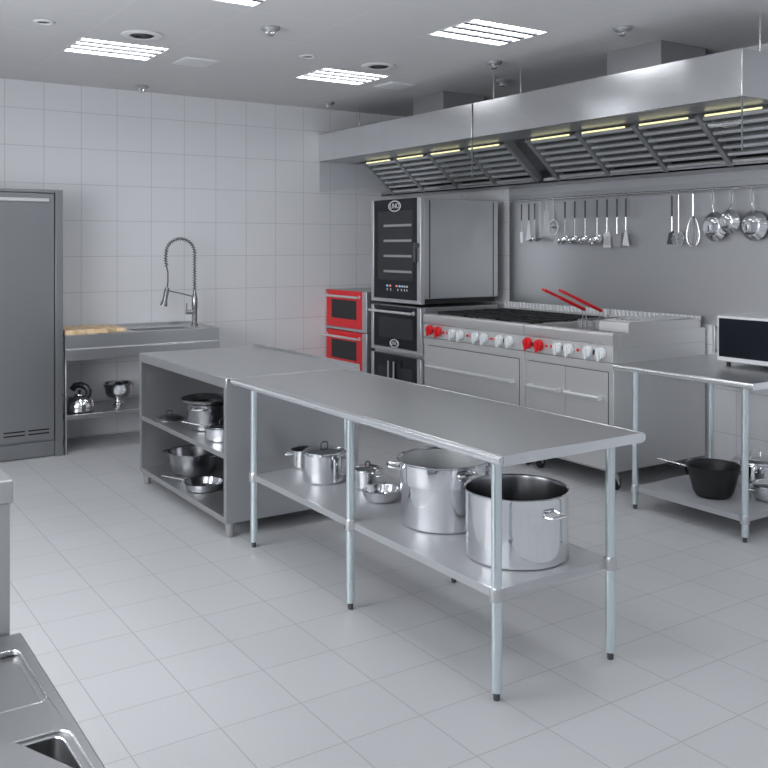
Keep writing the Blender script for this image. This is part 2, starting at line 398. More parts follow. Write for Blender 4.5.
# ------------------------------------------------------------------ sink unit
t = thing('sink_unit', 'steel sink bench with open undershelf against the tiled wall', 'sink', (2.68, 8.15, 0)); off = (2.68, 8.15, 0)
sx0, sx1 = 2.0, 3.385
m = MB().prism([(7.836, .785), (7.836, .876), (7.840, .884), (7.852, .889), (7.852, .994), (7.858, 1.0), (7.87, 1.0), (7.87, .785)], sx0, sx1, 'x'); m.build('front_panel', STEEL, t, off, smooth=False)
m = MB().box(sx0, 2.62, 7.87, 8.48, .985, 1.0).box(2.62, 3.10, 7.87, 7.93, .985, 1.0).box(2.62, 3.22, 8.15, 8.48, .985, 1.0).box(3.22, sx1, 7.87, 8.48, .985, 1.0).box(3.10, 3.22, 7.87, 7.93, .985, 1.)
m.build('worktop', STEELH, t, off)
m = MB().box(2.62, 2.63, 7.93, 8.15, .80, .985).box(3.21, 3.22, 7.93, 8.15, .80, .985).box(2.63, 3.21, 7.93, 7.94, .80, .985).box(2.63, 3.21, 8.14, 8.15, .80, .985).box(2.62, 3.22, 7.93, 8.15, .79, .80)
m.build('basin', STEEL, t, off)
MB().box(sx0, sx1, 8.465, 8.485, 1.0, 1.02).build('rear_upstand', STEEL, t, off)
MB().box(sx1-.012, sx1, 7.87, 8.48, .785, .985).build('side_panel', STEEL, t, off)
MB().box(sx0+.005, sx1-.005, 7.86, 8.47, .286, .324).build('undershelf', STEEL, t, off, bevel=.003)
for x in (sx0+.002, sx1-.016):
    for y in (7.845, 8.44): MB().box(x, x+.014, y, y+.036, 0, .786).build('leg', STEEL, t, off, bevel=.003)
# tap
t = thing('kitchen_tap', 'tall spring-neck pull-down tap rising from the sink bench', 'tap', (3.285, 8.20, 1.0015))
MB().lathe([(0, 0), (.034, 0), (.034, .012), (.026, .02), (.024, .14), (.028, .17), (.028, .25), (.020, .29), (.012, .33), (0, .33)], n=24).build('body', TAPM, t)
pp = [(0, 0, .32)]+[(0, 0, z) for z in (.4, .5, .6, .68)]
pp += [(-.14+.14*cos(a), 0, .68+.135*sin(a)) for a in [pi*k/12 for k in range(1, 13)]]
lower = [(-.285, 0, .62), (-.275, 0, .56), (-.262, 0, .50), (-.262, 0, .42), (-.268, 0, .36)]
MB().tube(pp+lower, .0065, 8).build('hose', DARK, t)
# spring coil along pp
path = [Vector(p) for p in pp+lower[:2]]; cum = [0]
for a, b in zip(path, path[1:]): cum.append(cum[-1]+(b-a).length)
def at(sv):
    for i in range(len(path)-1):
        if sv <= cum[i+1]+1e-9:
            f = (sv-cum[i])/(cum[i+1]-cum[i]); return path[i].lerp(path[i+1], f), (path[i+1]-path[i]).normalized()
    return path[-1], (path[-1]-path[-2]).normalized()
pts = []; turns = int(cum[-1]/.024)
for k in range(turns*10+1):
    p, tt = at(cum[-1]*k/(turns*10)); u = Vector((0, 1, 0)); w = tt.cross(u); a = 2*pi*k/10
    pts.append(p+(u*cos(a)+w*sin(a))*.0165)
MB().tube(pts, .0042, 5).build('spring', TAPM, t)
MB().lathe([(0, 0), (.020, 0), (.024, -.03), (.024, -.12), (.034, -.16), (.034, -.175), (0, -.175)], n=20, mt=Matrix.Translation((-.268, 0, .362)) @ Matrix.Rotation(radians(12), 4, 'Y')).build('spray_head', TAPM, t)
MB().tube([(0, 0, .265), (-.12, 0, .30), (-.25, 0, .33)], .006, 8).build('support_arm', TAPM, t)
m = MB().cyl((0, 0, .125), (-.085, 0, .125), .022, 16).cyl((-.078, 0, .13), (-.078, 0, .21), .006, 8); m.build('lever_handle', TAPM, t)
# boards
def board(x0, x1, y0, y1, z, h, lab):
    cx_, cy_ = (x0+x1)/2, (y0+y1)/2
    t = thing('cutting_board', lab, 'cutting board', (cx_, cy_, z), 0, 'wooden chopping boards on the sink bench')
    m = MB(); n = max(2, round((x1-x0)/.09)); w = (x1-x0)/n
    for k in range(n): m.box(x0-cx_+k*w+.0006, x0-cx_+(k+1)*w-.0006, y0-cy_, y1-cy_, 0, h)
    m.build('slab', WOOD, t, bevel=.003)
board(2.004, 2.365, 7.86, 8.32, 1.001, .040, 'larger wooden chopping board beside the refrigerator')
board(2.375, 2.545, 7.93, 8.36, 1.001, .032, 'smaller wooden chopping board to the right of the larger one')

# ------------------------------------------------------------------ cookware builders
def pot_profile(rb, rt, hh, th=.003, lip=.006, foot=.008):
    return [(0, 0), (rb-foot, 0), (rb, foot), (rb+(rt-rb)*.5, hh*.5), (rt, hh-.004), (rt+lip, hh), (rt+lip-.001, hh+.002), (rt-th, hh-.003), (rb-th+(rt-rb)*.5, hh*.5), (rb-th, foot+.004), (rb-foot-th, .006), (0, .006)]
def loop_handle(m, r, z, ang, w=.05, out=.035, rad=.005, dz=0., n=8):
    """bar handle on two stubs: outline curve in the plane tangent to wall"""
    ca, sa = cos(ang), sin(ang)
    def P(rr, tt, zz): return (rr*ca-tt*sa, rr*sa+tt*ca, zz)
    pts = [P(r-.002, -w, z), P(r+out*.6, -w*.98, z+dz*.4), P(r+out*.95, -w*.75, z+dz*.8), P(r+out, -w*.3, z+dz), P(r+out, w*.3, z+dz), P(r+out*.95, w*.75, z+dz*.8), P(r+out*.6, w*.98, z+dz*.4), P(r-.002, w, z)]
    m.tube(pts, rad, n); return m
def strap_handle(r, z0, z1, ang, out=.03):
    ca, sa = cos(ang), sin(ang)
    m = MB(); pts = [(r-.002, z1), (r+out*.8, z1+.004), (r+out, z1-.012), (r+out, z0+.012), (r+out*.8, z0-.004), (r-.002, z0)]
    m.tube([(q*ca, q*sa, z) for q, z in pts], .009, 8, flat=.5); return m
def long_handle(r, z, ang, L, rise, rad=.008):
    ca, sa = cos(ang), sin(ang); pts = []
    for k in range(9):
        u = k/8; pts.append(((r-.004+L*u)*ca, (r-.004+L*u)*sa, z+rise*(u**.8)))
    return MB().tube(pts, rad, 8, flat=.55, r_end=rad*.8)
def lid_parts(t, r, z, dome=.03, hr=.03, hh=.035, mt=POTM, flatlid=False):
    prof = [(r+.004, z), (r+.004, z+.004), (r-.006, z+.006)]+[(r*cos(a)*.97, z+.006+dome*sin(a)) for a in [pi/2*k/7 for k in range(1, 7)]]+[(0, z+.006+dome)]
    prof += [(0, z+.003+dome)]+[(r*cos(a)*.965, z+.003+dome*sin(a)) for a in [pi/2*k/7 for k in range(6, 0, -1)]]+[(r-.01, z)]+[(r+.004, z)]
    l = MB().lathe(prof, n=44).build('lid', mt, t)
    zt = z+.006+dome
    MB().tube([(-hr, 0, zt-.002), (-hr, 0, zt+hh*.6), (-hr*.7, 0, zt+hh), (0, 0, zt+hh*1.1), (hr*.7, 0, zt+hh), (hr, 0, zt+hh*.6), (hr, 0, zt-.002)], .0045, 8).build('lid_handle', BRIGHT if not flatlid else DARK, l)
    return l

SZ = .424+.0005
# large stockpot nearest
t = thing('stockpot', 'large open polished stockpot at the near end of the centre table shelf', 'pot', (2.647, 2.959, SZ), 0, 'pots and pans on the centre table shelf')
MB().lathe([(0, 0), (.208, 0), (.218, .006), (.220, .016), (.220, .27), (.224, .283), (.226, .287), (.222, .290), (.2175, .285), (.2175, .02), (.205, .004), (0, .003)], n=72).build('body', POLISH, t)
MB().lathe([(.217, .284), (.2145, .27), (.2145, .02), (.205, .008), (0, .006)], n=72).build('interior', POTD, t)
for a in (radians(-88), radians(92)): loop_handle(MB(), .22, .215, a, .045, .034, .0075).build('handle', BRIGHT, t)
# double boiler / pasta pot
t = thing('pasta_pot', 'large open pasta pot with stepped rim behind the nearest stockpot', 'pot', (2.669, 3.50, SZ), 0, 'pots and pans on the centre table shelf')
MB().lathe([(0, 0), (.198, 0), (.207, .006), (.209, .016), (.209, .196), (.211, .2), (.217, .202), (.219, .208), (.219, .296), (.229, .306), (.229, .309), (.224, .311), (.216, .302), (.216, .205), (.206, .198), (.206, .02), (.19, .004), (0, .003)], n=72).build('body', POLISH, t)
MB().lathe([(.2155, .300), (.2135, .298), (.2135, .206), (.203, .199), (.203, .02), (.19, .008), (0, .006)], n=72).build('interior', POTI, t)
for a in (radians(150), radians(-30), radians(-97)): loop_handle(MB(), .218, .270, a, .052, .055 if a != radians(-97) else .035, .0065, .010).build('handle', BRIGHT, t)
# pot A with lid
t = thing('lidded_saucepot', 'medium lidded steel pot left of the middle leg of the centre table', 'pot', (2.578, 4.50, SZ), 0, 'pots and pans on the centre table shelf')
MB().lathe(pot_profile(.122, .123, .155), n=56).build('body', POLISH, t)
lid_parts(t, .123, .156, .026, .022, .026, POTM, True)
strap_handle(.123, .04, .135, -1.0, .024).build('handle', BRIGHT, t); strap_handle(.123, .04, .135, pi-1.0, .024).build('handle', BRIGHT, t)
t = thing('small_saucepan', 'small steel saucepan half hidden behind the lidded pot on the table shelf', 'pot', (2.642, 4.84, SZ), 0, 'pots and pans on the centre table shelf')
MB().lathe(pot_profile(.086, .088, .105), n=40).build('body', POTM, t)
loop_handle(MB(), .088, .075, 2.6, .025, .03, .004).build('handle', BRIGHT, t)
t = thing('small_lidded_pot', 'small steel pot with domed lid just right of the middle table leg', 'pot', (2.692, 4.222, SZ), 0, 'pots and pans on the centre table shelf')
MB().lathe(pot_profile(.070, .074, .096), n=40).build('body', POLISH, t)
lid_parts(t, .080, .096, .020, .014, .02, POTM, True)
loop_handle(MB(), .073, .075, -1.1, .022, .022, .004).build('handle', BRIGHT, t); loop_handle(MB(), .073, .075, pi-1.1, .022, .022, .004).build('handle', BRIGHT, t)
t = thing('shallow_dish', 'shallow round steel dish in front of the small lidded pot', 'dish', (2.615, 3.967, SZ), 0, 'pots and pans on the centre table shelf')
MB().lathe([(0, 0), (.062, 0), (.078, .008), (.093, .032), (.098, .056), (.101, .060), (.098, .063), (.094, .057), (.089, .034), (.075, .012), (0, .006)], n=44).build('body', POLISH, t)
MB().tube([(.05*cos(a), .05*sin(a), .03+.006*sin(3*a)) for a in [2*pi*k/24 for k in range(24)]], .004, 6, closed=True).build('inner_ring', POTM, t)

# ------------------------------------------------------------------ prep tables
def table(name, label, x0, x1, y0, y1, zt, legs, shz, sh, rail_col=GALV, edge=.045, foot=.05):
    t = thing(name, label, 'table', ((x0+x1)/2, (y0+y1)/2, 0)); off = ((x0+x1)/2, (y0+y1)/2, 0)
    e = .012
    MB().box(x0+.004, x1-.004, y0+.004, y1-.004, zt-.006, zt).build('tabletop', STEELH, t, off, bevel=.002)
    # rolled edge along both long sides, straight edge on the ends
    rim = MB()
    def roll(x, s):
        q = []
        for k in range(9):
            a = pi/2-pi*k/8; q.append((x+s*(-.018+.020*cos(a)), zt-.019+.020*sin(a)))
        q += [(x-s*.022, zt-.040), (x-s*.022, zt-.003)]
        rim.prism(q, y0, y1, 'y')
    roll(x0, -1); roll(x1, 1)
    rim.box(x0+.02, x1-.02, y0, y0+.004, zt-.040, zt).box(x0+.02, x1-.02, y1-.004, y1, zt-.040, zt)
    rim.build('rolled_edge', LIP, t, off)
    m = MB().box(x0+.1, x1-.1, (y0+y1)/2-.06, (y0+y1)/2+.06, zt-.03, zt-.006); m.build('stiffener', CABM, t, off)
    r = .0205
    for lx, ly in legs:
        l = MB().cyl((lx, ly, .032), (lx, ly, zt-.008), r, 24).build('leg', GALV, t, off)
        MB().lathe([(0, 0), (.012, 0), (.0135, .006), (.0135, .036), (0, .036)], (lx, ly, 0), 16).build('foot', FOOTM, l, off)
        MB().lathe([(r, shz-.042), (r+.006, shz-.042), (r+.007, shz-.034), (r+.007, shz+.004), (r+.005, shz+.010), (r, shz+.010)], (lx, ly, 0), 24).build('collar', SILV, l, off)
    a0, a1, b0, b1 = sh
    MB().box(a0, a1, b0, b1, shz-.003, shz).build('undershelf', UNDERSH, t, off)
    m = MB().box(a0-.002, a0+.002, b0, b1, shz-.034, shz+.0003).box(a1-.002, a1+.002, b0, b1, shz-.034, shz+.0003).box(a0, a1, b0-.002, b0+.002, shz-.034, shz+.0003).box(a0, a1, b1-.002, b1+.002, shz-.034, shz+.0003)
    m.build('shelf_edge', SILV, t, off)
    return t
table('prep_table', 'long stainless prep table on tubular legs in the middle of the floor', 2.24, 3.05, 2.60, 5.03, .962,
      [(2.305, 2.69), (2.935, 2.69), (2.298, 3.757), (2.928, 3.757), (2.303, 4.84), (2.93, 4.84)], .424, (2.30, 2.94, 2.69, 4.84))
table('prep_table', 'stainless side table with undershelf to the right of the range', 4.715, 5.80, 3.23, 4.30, .948,
      [(4.755, 3.31), (4.755, 4.14), (5.55, 3.31), (5.55, 4.14)], .15, (4.755, 5.55, 3.31, 4.14))

# ------------------------------------------------------------------ open base cabinet
t = thing('open_cabinet', 'grey steel open-fronted cabinet with two shelves at the far end of the prep table', 'cabinet', (2.69, 5.83, 0)); off = (2.69, 5.83, 0)
cx0, cx1, cy0, cy1, ct = 2.22, 3.16, 5.05, 6.62, .96
MB().box(cx0, cx1, cy0-.001, cy1, ct-.062, ct).build('worktop', STEELH, t, off, bevel=.004)
MB().box(cx1-.018, cx1, cy0+.004, cy1-.004, ct, ct+.018).build('rear_upstand', STEELH, t, off)
MB().box(cx0+.004, cx1-.01, cy0, cy0+.03, .09, ct-.062).build('side_panel', CABM, t, off, bevel=.002)
MB().box(cx0+.004, cx1-.01, cy1-.03, cy1, .09, ct-.062).build('side_panel', CABM, t, off, bevel=.002)
MB().box(cx0+.003, cx0+.02, cy0-.0005, cy0+.04, .09, ct-.062).build('front_post', CABM, t, off)
MB().box(cx0+.003, cx0+.02, cy1-.04, cy1+.0005, .09, ct-.062).build('front_post', CABM, t, off)
MB().box(cx1-.025, cx1-.011, cy0+.03, cy1-.03, .09, ct-.062).build('back_panel', CABM, t, off)
MB().box(cx0+.012, cx1-.025, cy0+.03, cy1-.03, .468, .50).build('shelf', CABM, t, off, bevel=.002)
MB().box(cx0+.006, cx1-.025, cy0+.03, cy1-.03, .085, .12).build('bottom_shelf', CABM, t, off, bevel=.002)
for x in (cx0+.045, cx1-.06):
    for y in (cy0+.045, cy1-.05): MB().lathe([(0, 0), (.021, 0), (.024, .01), (.030, .086), (0, .086)], (x, y, 0), 20).build('foot', CABM, t, off)
# cookware in the cabinet
t = thing('stockpot', 'wide-rimmed steel stockpot on the upper shelf of the open cabinet', 'pot', (2.47, 5.90, .501), 0, 'cookware in the open cabinet')
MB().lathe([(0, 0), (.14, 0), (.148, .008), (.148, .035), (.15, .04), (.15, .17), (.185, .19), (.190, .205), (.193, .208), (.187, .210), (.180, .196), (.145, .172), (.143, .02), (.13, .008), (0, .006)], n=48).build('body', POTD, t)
for a in (-2.4, .74): loop_handle(MB(), .15, .15, a, .05, .04, .006).build('handle', BRIGHT, t)
t = thing('saute_pan', 'lidded steel saute pan at the right of the upper cabinet shelf', 'pan', (2.40, 5.50, .501), 0, 'cookware in the open cabinet')
MB().lathe(pot_profile(.118, .120, .078), n=44).build('body', POLISH, t)
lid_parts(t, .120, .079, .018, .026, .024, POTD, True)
long_handle(.12, .072, radians(135), .17, .03, .012).build('handle', BRIGHT, t)
t = thing('pot_lid', 'flat steel pot lid lying on the upper cabinet shelf, left of the stockpot', 'lid', (2.355, 6.36, .501), 0, 'cookware in the open cabinet')
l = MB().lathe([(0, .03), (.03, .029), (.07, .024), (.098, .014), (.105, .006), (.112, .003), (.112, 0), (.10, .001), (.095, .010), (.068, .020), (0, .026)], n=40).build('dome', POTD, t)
MB().tube([(-.022, 0, .026), (-.022, 0, .05), (-.012, 0, .06), (.012, 0, .06), (.022, 0, .05), (.022, 0, .026)], .004, 8).build('handle', DARK, t)
t = thing('casserole_pot', 'large two-handled casserole pot on the bottom shelf of the open cabinet', 'pot', (2.49, 6.24, .121), 0, 'cookware in the open cabinet')
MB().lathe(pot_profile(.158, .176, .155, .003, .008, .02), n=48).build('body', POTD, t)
for a in (2.3, 2.3+pi): loop_handle(MB(), .178, .135, a, .05, .045, .006, .008).build('handle', DARK, t)
t = thing('frying_pan', 'shallow shiny frying pan at the front of the bottom cabinet shelf', 'pan', (2.375, 5.77, .121), 0, 'cookware in the open cabinet')
MB().lathe([(0, 0), (.10, 0), (.112, .006), (.128, .044), (.138, .050), (.139, .053), (.127, .050), (.110, .010), (.10, .006), (0, .006)], n=48).build('body', POLISH, t)
long_handle(.13, .045, radians(128), .19, .02, .012).build('handle', BRIGHT, t)

# ------------------------------------------------------------------ on the sink shelf
t = thing('kettle', 'round shiny kettle with black handle on the shelf under the sink', 'kettle', (2.165, 8.02, .3245), radians(140))
MB().lathe([(0, 0), (.105, 0), (.122, .012), (.125, .05), (.112, .095), (.078, .130), (.05, .142), (0, .142)], n=40).build('body', POLISH, t)
MB().lathe([(0, .142), (.046, .142), (.044, .150), (.02, .156), (0, .156)], n=24).build('lid', POTM, t)
MB().lathe([(0, .156), (.008, .156), (.014, .17), (.010, .182), (0, .184)], n=14).build('lid_knob', BLACK, t)
MB().tube([(.095, .0, .10), (.125, 0, .125), (.145, 0, .15)], .017, 10, r_end=.011).build('spout', POLISH, t)
MB().tube([(-.075, 0, .130), (-.085, 0, .175), (-.06, 0, .210), (-.01, 0, .228), (.04, 0, .220), (.065, 0, .185)], .021, 10, flat=1.3).build('handle', BLACK, t)
t = thing('footed_bowl', 'shiny footed steel bowl on the shelf under the sink', 'bowl', (2.555, 8.20, .3245))
MB().lathe([(0, .05), (.045, .05), (.09, .07), (.115, .11), (.125, .16), (.142, .186), (.145, .19), (.14, .192), (.121, .163), (.11, .112), (.086, .075), (.04, .056), (0, .056)], n=44).build('bowl', POLISH, t)
MB().lathe([(0, 0), (.055, 0), (.05, .01), (.028, .025), (.026, .04), (.04, .052), (0, .052)], n=28).build('foot', POLISH, t)

# ------------------------------------------------------------------ ovens
OX = 4.88
def badge(t, off, y, z, ry, rz_, ts):
    # oval badge on a face looking towards -x
    n = 28; m = MB()
    ring = [(OX-.0075, y+ry*cos(2*pi*k/n), z+rz_*sin(2*pi*k/n)) for k in range(n)]
    m.tube(ring, .0055, 6, closed=True)
    b = m.build('badge', PRINT, t, off)
    mt = Matrix.Translation(Vector((OX-.0075, y, z))-Vector(off)) @ Matrix.Rotation(radians(-90), 4, 'Z') @ Matrix.Rotation(radians(90), 4, 'X')
    text_mesh('lettering', 'UNO', ts, PRINT, b, mt)
def bar_handle(t, off, y0, y1, z, out=.05, r=.013, x=OX, parent=None, m_=None):
    m = MB().tube([(x-out, y0-.015, z), (x-out, y1+.015, z)], r, 12)
    for y in (y0, y1): m.cyl((x, y, z), (x-out, y, z), r*.85, 10)
    for y in (y0, y1): m.lathe([(0, -.004), (r*1.5, -.004), (r*1.5, .004), (0, .004)], n=14, mt=Matrix.Translation((x-.004, y, z)) @ Matrix.Rotation(pi/2, 4, 'Y'))
    return m.build('handle', m_ or SATIN, parent or t, off)
y0, y1 = 6.745, 7.582
# combi oven
t = thing('combi_oven', 'tall black-fronted combi oven at the top of the oven tower', 'oven', (5.35, 7.16, 1.235)); off = (5.35, 7.16, 1.235)
MB().box(OX+.04, 5.80, y0+.004, y1-.004, 1.26, 2.188).build('body', STEEL, t, off, bevel=.006)
MB().box(OX+.05, 5.78, y0+.03, y1-.03, 1.215, 1.26).build('plinth', BLACK, t, off)
for x in (OX+.095, 5.735): MB().box(x, x+.010, y0+.002, y0+.006, 1.27, 2.17).build('side_groove', BLACK, t, off)
MB().box(OX+.0, OX+.04, 6.805, 7.535, 1.247, 2.195).build('door', BGLASS, t, off, bevel=.003)
MB().box(OX-.006, OX+.042, y0, 6.805, 1.235, 2.195).build('door_frame', SILV, t, off, bevel=.006)
MB().box(OX-.006, OX+.042, 7.535, y1, 1.235, 2.195).build('door_frame', SILV, t, off, bevel=.006)
MB().box(OX-.004, OX+.042, y0, y1, 1.213, 1.247).build('base_trim', SILV, t, off, bevel=.004)
MB().box(OX-.002, OX+.001, 6.873, 7.464, 1.425, 2.083).build('window', WGLASS, t, off)
m = MB()
for z in (1.945, 1.80, 1.655, 1.508): m.box(OX-.004, OX-.001, 6.895, 7.36, z-.011, z+.011)
m.build('rack', CABM, t, off)
m = MB().box(OX-.035, OX-.02, 6.80, 6.83, 1.60, 1.78).box(OX-.03, OX, 6.775, 6.825, 1.735, 1.775); m.build('handle', DARK, t, off, bevel=.004)
badge(t, off, 7.165, 2.128, .098, .048, .068)
m = MB()
for k, y in enumerate([7.30, 7.25, 7.14, 7.09, 7.05, 7.01, 6.97]):
    mm = [LEDB, LEDR, LEDR, LEDB, LEDW, LEDW, LEDW][k]
    MB().box(OX-.002, OX, y-.014, y+.014, 1.362, 1.378).build('indicator', mm, t, off)
for k, y in enumerate([7.30, 7.24, 7.12, 7.06, 7.01, 6.97]): m.box(OX-.002, OX, y-.006, y+.006, 1.325, 1.345)
m.build('control_marks', LEDW, t, off)
# middle oven
t = thing('wall_oven', 'black glass oven with silver bar handle below the combi oven', 'oven', (5.35, 7.16, .76)); off = (5.35, 7.16, .76)
MB().box(OX+.04, 5.80, y0+.004, y1-.004, .76, 1.185).build('body', STEEL, t, off, bevel=.004)
MB().box(OX, OX+.04, 6.805, 7.535, .785, 1.175).build('door', BGLASS, t, off, bevel=.003)
for a, b in ((y0, 6.805), (7.535, y1)): MB().box(OX-.006, OX+.042, a, b, .77, 1.180).build('door_frame', SILV, t, off, bevel=.005)
MB().box(OX-.006, OX+.042, y0, y1, .745, .78).build('base_trim', SILV, t, off, bevel=.004)
MB().box(OX-.002, OX+.001, 6.873, 7.446, .872, 1.068).build('window', WGLASS, t, off)
bar_handle(t, off, 6.86, 7.53, 1.125)
badge(t, off, 7.17, .824, .070, .036, .050)
# bottom double-door oven
t = thing('double_door_oven', 'black two-door oven cabinet at the foot of the oven tower', 'oven', (5.35, 7.16, 0)); off = (5.35, 7.16, 0)
MB().box(OX+.04, 5.80, y0+.004, y1-.004, .04, .742).build('body', STEEL, t, off)
for a, b in ((y0, 6.805), (7.535, y1)): MB().box(OX-.006, OX+.042, a, b, .04, .712).build('door_frame', SILV, t, off, bevel=.005)
for a, b in ((6.805, 7.166), (7.172, 7.535)):
    d = MB().box(OX, OX+.04, a, b, .06, .712).build('door', BGLASS, t, off, bevel=.003)
    MB().box(OX-.002, OX+.001, a+.07, b-.07, .20, .60).build('window', WGLASS, d, off)
for y in (7.125, 7.215):
    m = MB().tube([(OX-.045, y, .25), (OX-.045, y, .66)], .010, 12).cyl((OX, y, .64), (OX-.045, y, .64), .008, 10).cyl((OX, y, .27), (OX-.045, y, .27), .008, 10)
    m.build('handle', BRIGHT, t, off)
for x in (OX+.1, 5.7):
    for y in (y0+.08, y1-.08): MB().lathe([(0, 0), (.03, 0), (.03, .04), (0, .04)], (x, y, 0), 16).build('foot', RUBBER, t, off)
# red ovens
def red_oven(z0, z1, lab):
    a, b = 7.657, 8.48; x = 4.875
    t = thing('red_oven', lab, 'oven', (5.3, 8.11, z0), 0, 'two stacked red ovens'); off = (5.3, 8.11, z0)
    MB().box(x+.04, 5.75, a+.002, b, z0, z1-.002).build('body', CABM, t, off, bevel=.004)
    MB().box(x-.004, x+.045, a, a+.086, z0, z1).build('door_frame', SILV, t, off, bevel=.005)
    MB().box(x-.004, x+.045, b-.014, b+.004, z0, z1).build('door_frame', SILV, t, off, bevel=.005)
    MB().box(x, x+.04, a+.086, b-.014, z0+.03, z1-.004).build('door', RED, t, off, bevel=.003)
    MB().box(x, x+.04, a+.086, b-.014, z0, z0+.028).build('base_trim', SILV, t, off, bevel=.003)
    MB().box(x-.002, x+.001, a+.20, b-.13, z0+.12, z1-.10).build('window', WGLASS, t, off, bevel=.001)
    bar_handle(t, off, a+.14, b-.03, z1-.062, .05, .013, x)
red_oven(.878, 1.292, 'red-fronted oven beside the oven tower, upper of the two'); red_oven(.462, .874, 'red-fronted oven beside the oven tower, lower of the two')
t = thing('oven_stand', 'grey steel base cabinet under the red ovens', 'cabinet', (5.3, 8.11, 0)); off = (5.3, 8.11, 0)
MB().box(4.90, 5.75, 7.745, 8.48, .10, .46).build('body', CABM, t, off, bevel=.003)
for a in (7.76, 8.12): MB().box(4.885, 4.90, a, a+.35, .12, .445).build('door', CABM, t, off, bevel=.003)
for x in (4.96, 5.68):
    for y in (7.8, 8.42): MB().cyl((x, y, 0), (x, y, .10), .022, 14).build('foot', RUBBER, t, off)

# ------------------------------------------------------------------ ranges
RX = 4.90; RB = 5.92
def knob(t, off, y, z, m_, par):
    """round knob with grip fin on the panel face"""
    r = .045
    mt = Matrix.Translation((RX-.008, y, z)) @ Matrix.Rotation(-pi/2, 4, 'Y')
    m = MB().lathe([(0, 0), (r, 0), (r, .012), (r*.86, .030), (0, .032)], n=22, mt=mt)
    m.box(RX-.052, RX-.034, y-.009, y+.009, z-.056, z+.020)
    return m.build('knob', m_, par, off, bevel=.002)
def range_unit(name, lab, ya, yb, doors, knobs, pilots, blacks):
    ym = (ya+yb)/2; t = thing(name, lab, 'cooker', (5.4, ym, 0)); off = (5.4, ym, 0)
    e = .002
    # carcass with a well in the top
    m = MB().box(RX+.03, RB, ya+e, yb-e, .145, 1.02)
    m.box(RX+.03, RX+.09, ya+e, yb-e, 1.02, 1.128).box(RX+.09, RB, ya+e, ya+.02, 1.02, 1.128).box(RX+.09, RB, yb-.02, yb-e, 1.02, 1.128).box(RB-.05, RB, ya+.02, yb-.02, 1.02, 1.128)
    m.build('body', RANGE, t, off, bevel=.003)
    MB().prism([(RX+.002, 1.048), (RX-.006, 1.06), (RX-.006, 1.118), (RX+.008, 1.132), (RX+.07, 1.132), (RX+.07, 1.128), (RX+.03, 1.128), (RX+.03, 1.048)], ya+e, yb-e).build('front_rail', RANGE, t, off)
    p = MB().box(RX-.002, RX+.03, ya+e, yb-e, .925, 1.043).build('control_panel', RANGE, t, off, bevel=.002)
    MB().box(RX+.006, RX+.03, ya+e, yb-e, .147, .918).build('front_frame', RANGE, t, off, bevel=.002)
    MB().box(RX-.001, RX+.008, ya+e, yb-e, .862, .918).build('lower_rail', RANGE, t, off, bevel=.002)
    for y, z, m_ in knobs: knob(t, off, y, z, m_, p)
    for y, z in pilots: MB().cyl((RX-.0015, y, z), (RX-.012, y, z), .011, 12).build('pilot_button', REDK, p, off)
    for y, z in blacks: MB().box(RX-.016, RX-.0015, y-.017, y+.017, z-.015, z+.015).build('dial_hub', BLACK, p, off)
    for a, b, hz in doors:
        MB().box(RX+.004, RX+.0065, a-.005, b+.005, .155, .855).build('door_gap', DARK, t, off)
        d = MB().box(RX-.004, RX+.008, a, b, .16, .850).build('door', RANGE, t, off, bevel=.001)
        bh = MB().tube([(RX-.060, a+.025, hz), (RX-.060, b-.045, hz)], .016, 12)
        for y in (a+.045, b-.05): bh.box(RX-.058, RX-.010, y-.012, y+.012, hz-.016, hz+.014)
        bh.build('handle', SATIN, d, off)
    for x in (RX+.09, RB-.12):
        for y in (ya+.07, yb-.07):
            c = MB().box(x-.018, x+.018, y-.016, y+.016, .10, .147).cyl((x, y, .12), (x, y, .147), .014, 10)
            c.prism([(x-.02, .105), (x+.02, .105), (x+.034, .045), (x+.02, .03)], y-.02, y-.016).prism([(x-.02, .105), (x+.02, .105), (x+.034, .045), (x+.02, .03)], y+.016, y+.02)
            c = c.build('caster', BRIGHT, t, off)
            MB().lathe([(0, -.014), (.034, -.014), (.044, -.008), (.044, .008), (.034, .014), (0, .014)], n=22, mt=Matrix.Translation((x+.015, y, .044)) @ Matrix.Rotation(pi/2, 4, 'X')).build('wheel', RUBBER, c, off)
    return t, off
K = .985
t, off = range_unit('gas_range', 'steel gas range with black grates, one wide oven door and red and pale knobs', 5.385, 6.735,
    [(5.45, 6.665, .675)],
    [(6.62, K+.01, REDK), (6.50, K+.005, REDK), (6.29, K, WHK), (6.18, K, WHK), (5.97, K, WHK), (5.86, K, WHK), (5.665, K, WHK), (5.545, K, WHK)],
    [(6.43, K), (6.37, K), (6.09, K), (6.04, K), (5.78, K), (5.735, K)], [(6.56, K), (6.235, K), (5.915, K), (5.605, K)])
for gx in (5.02, 5.46):
    for k in range(3):
        a = 5.42+k*.43; b = a+.41; x1_ = gx+.40
        m = MB(); z = 1.150
        for q in (a+.01, b-.01, (a+b)/2): m.box(gx, x1_, q-.008, q+.008, z-.018, z)
        for q in (gx+.008, x1_-.008, (gx+x1_)/2): m.box(q-.008, q+.008, a+.01, b-.01, z-.018, z)
        for q, w in ((gx+.1, a+.1), (x1_-.1, b-.1), (gx+.1, b-.1), (x1_-.1, a+.1)):
            m.box(q-.006, q+.006, w-.07, w+.07, z-.012, z+.006)
        for q in (gx+.012, x1_-.012):
            for w in (a+.02, b-.02): m.box(q-.008, q+.008, w-.008, w+.008, 1.02, z-.01)
        m.build('grate', IRON, t, off, bevel=.002)
        m = MB()
        m.lathe([(0, 0), (.06, 0), (.06, .05), (.045, .07), (.045, .085), (0, .088)], ((gx+x1_)/2, (a+b)/2, 1.021), 24); m.build('burner', DARK, t, off)
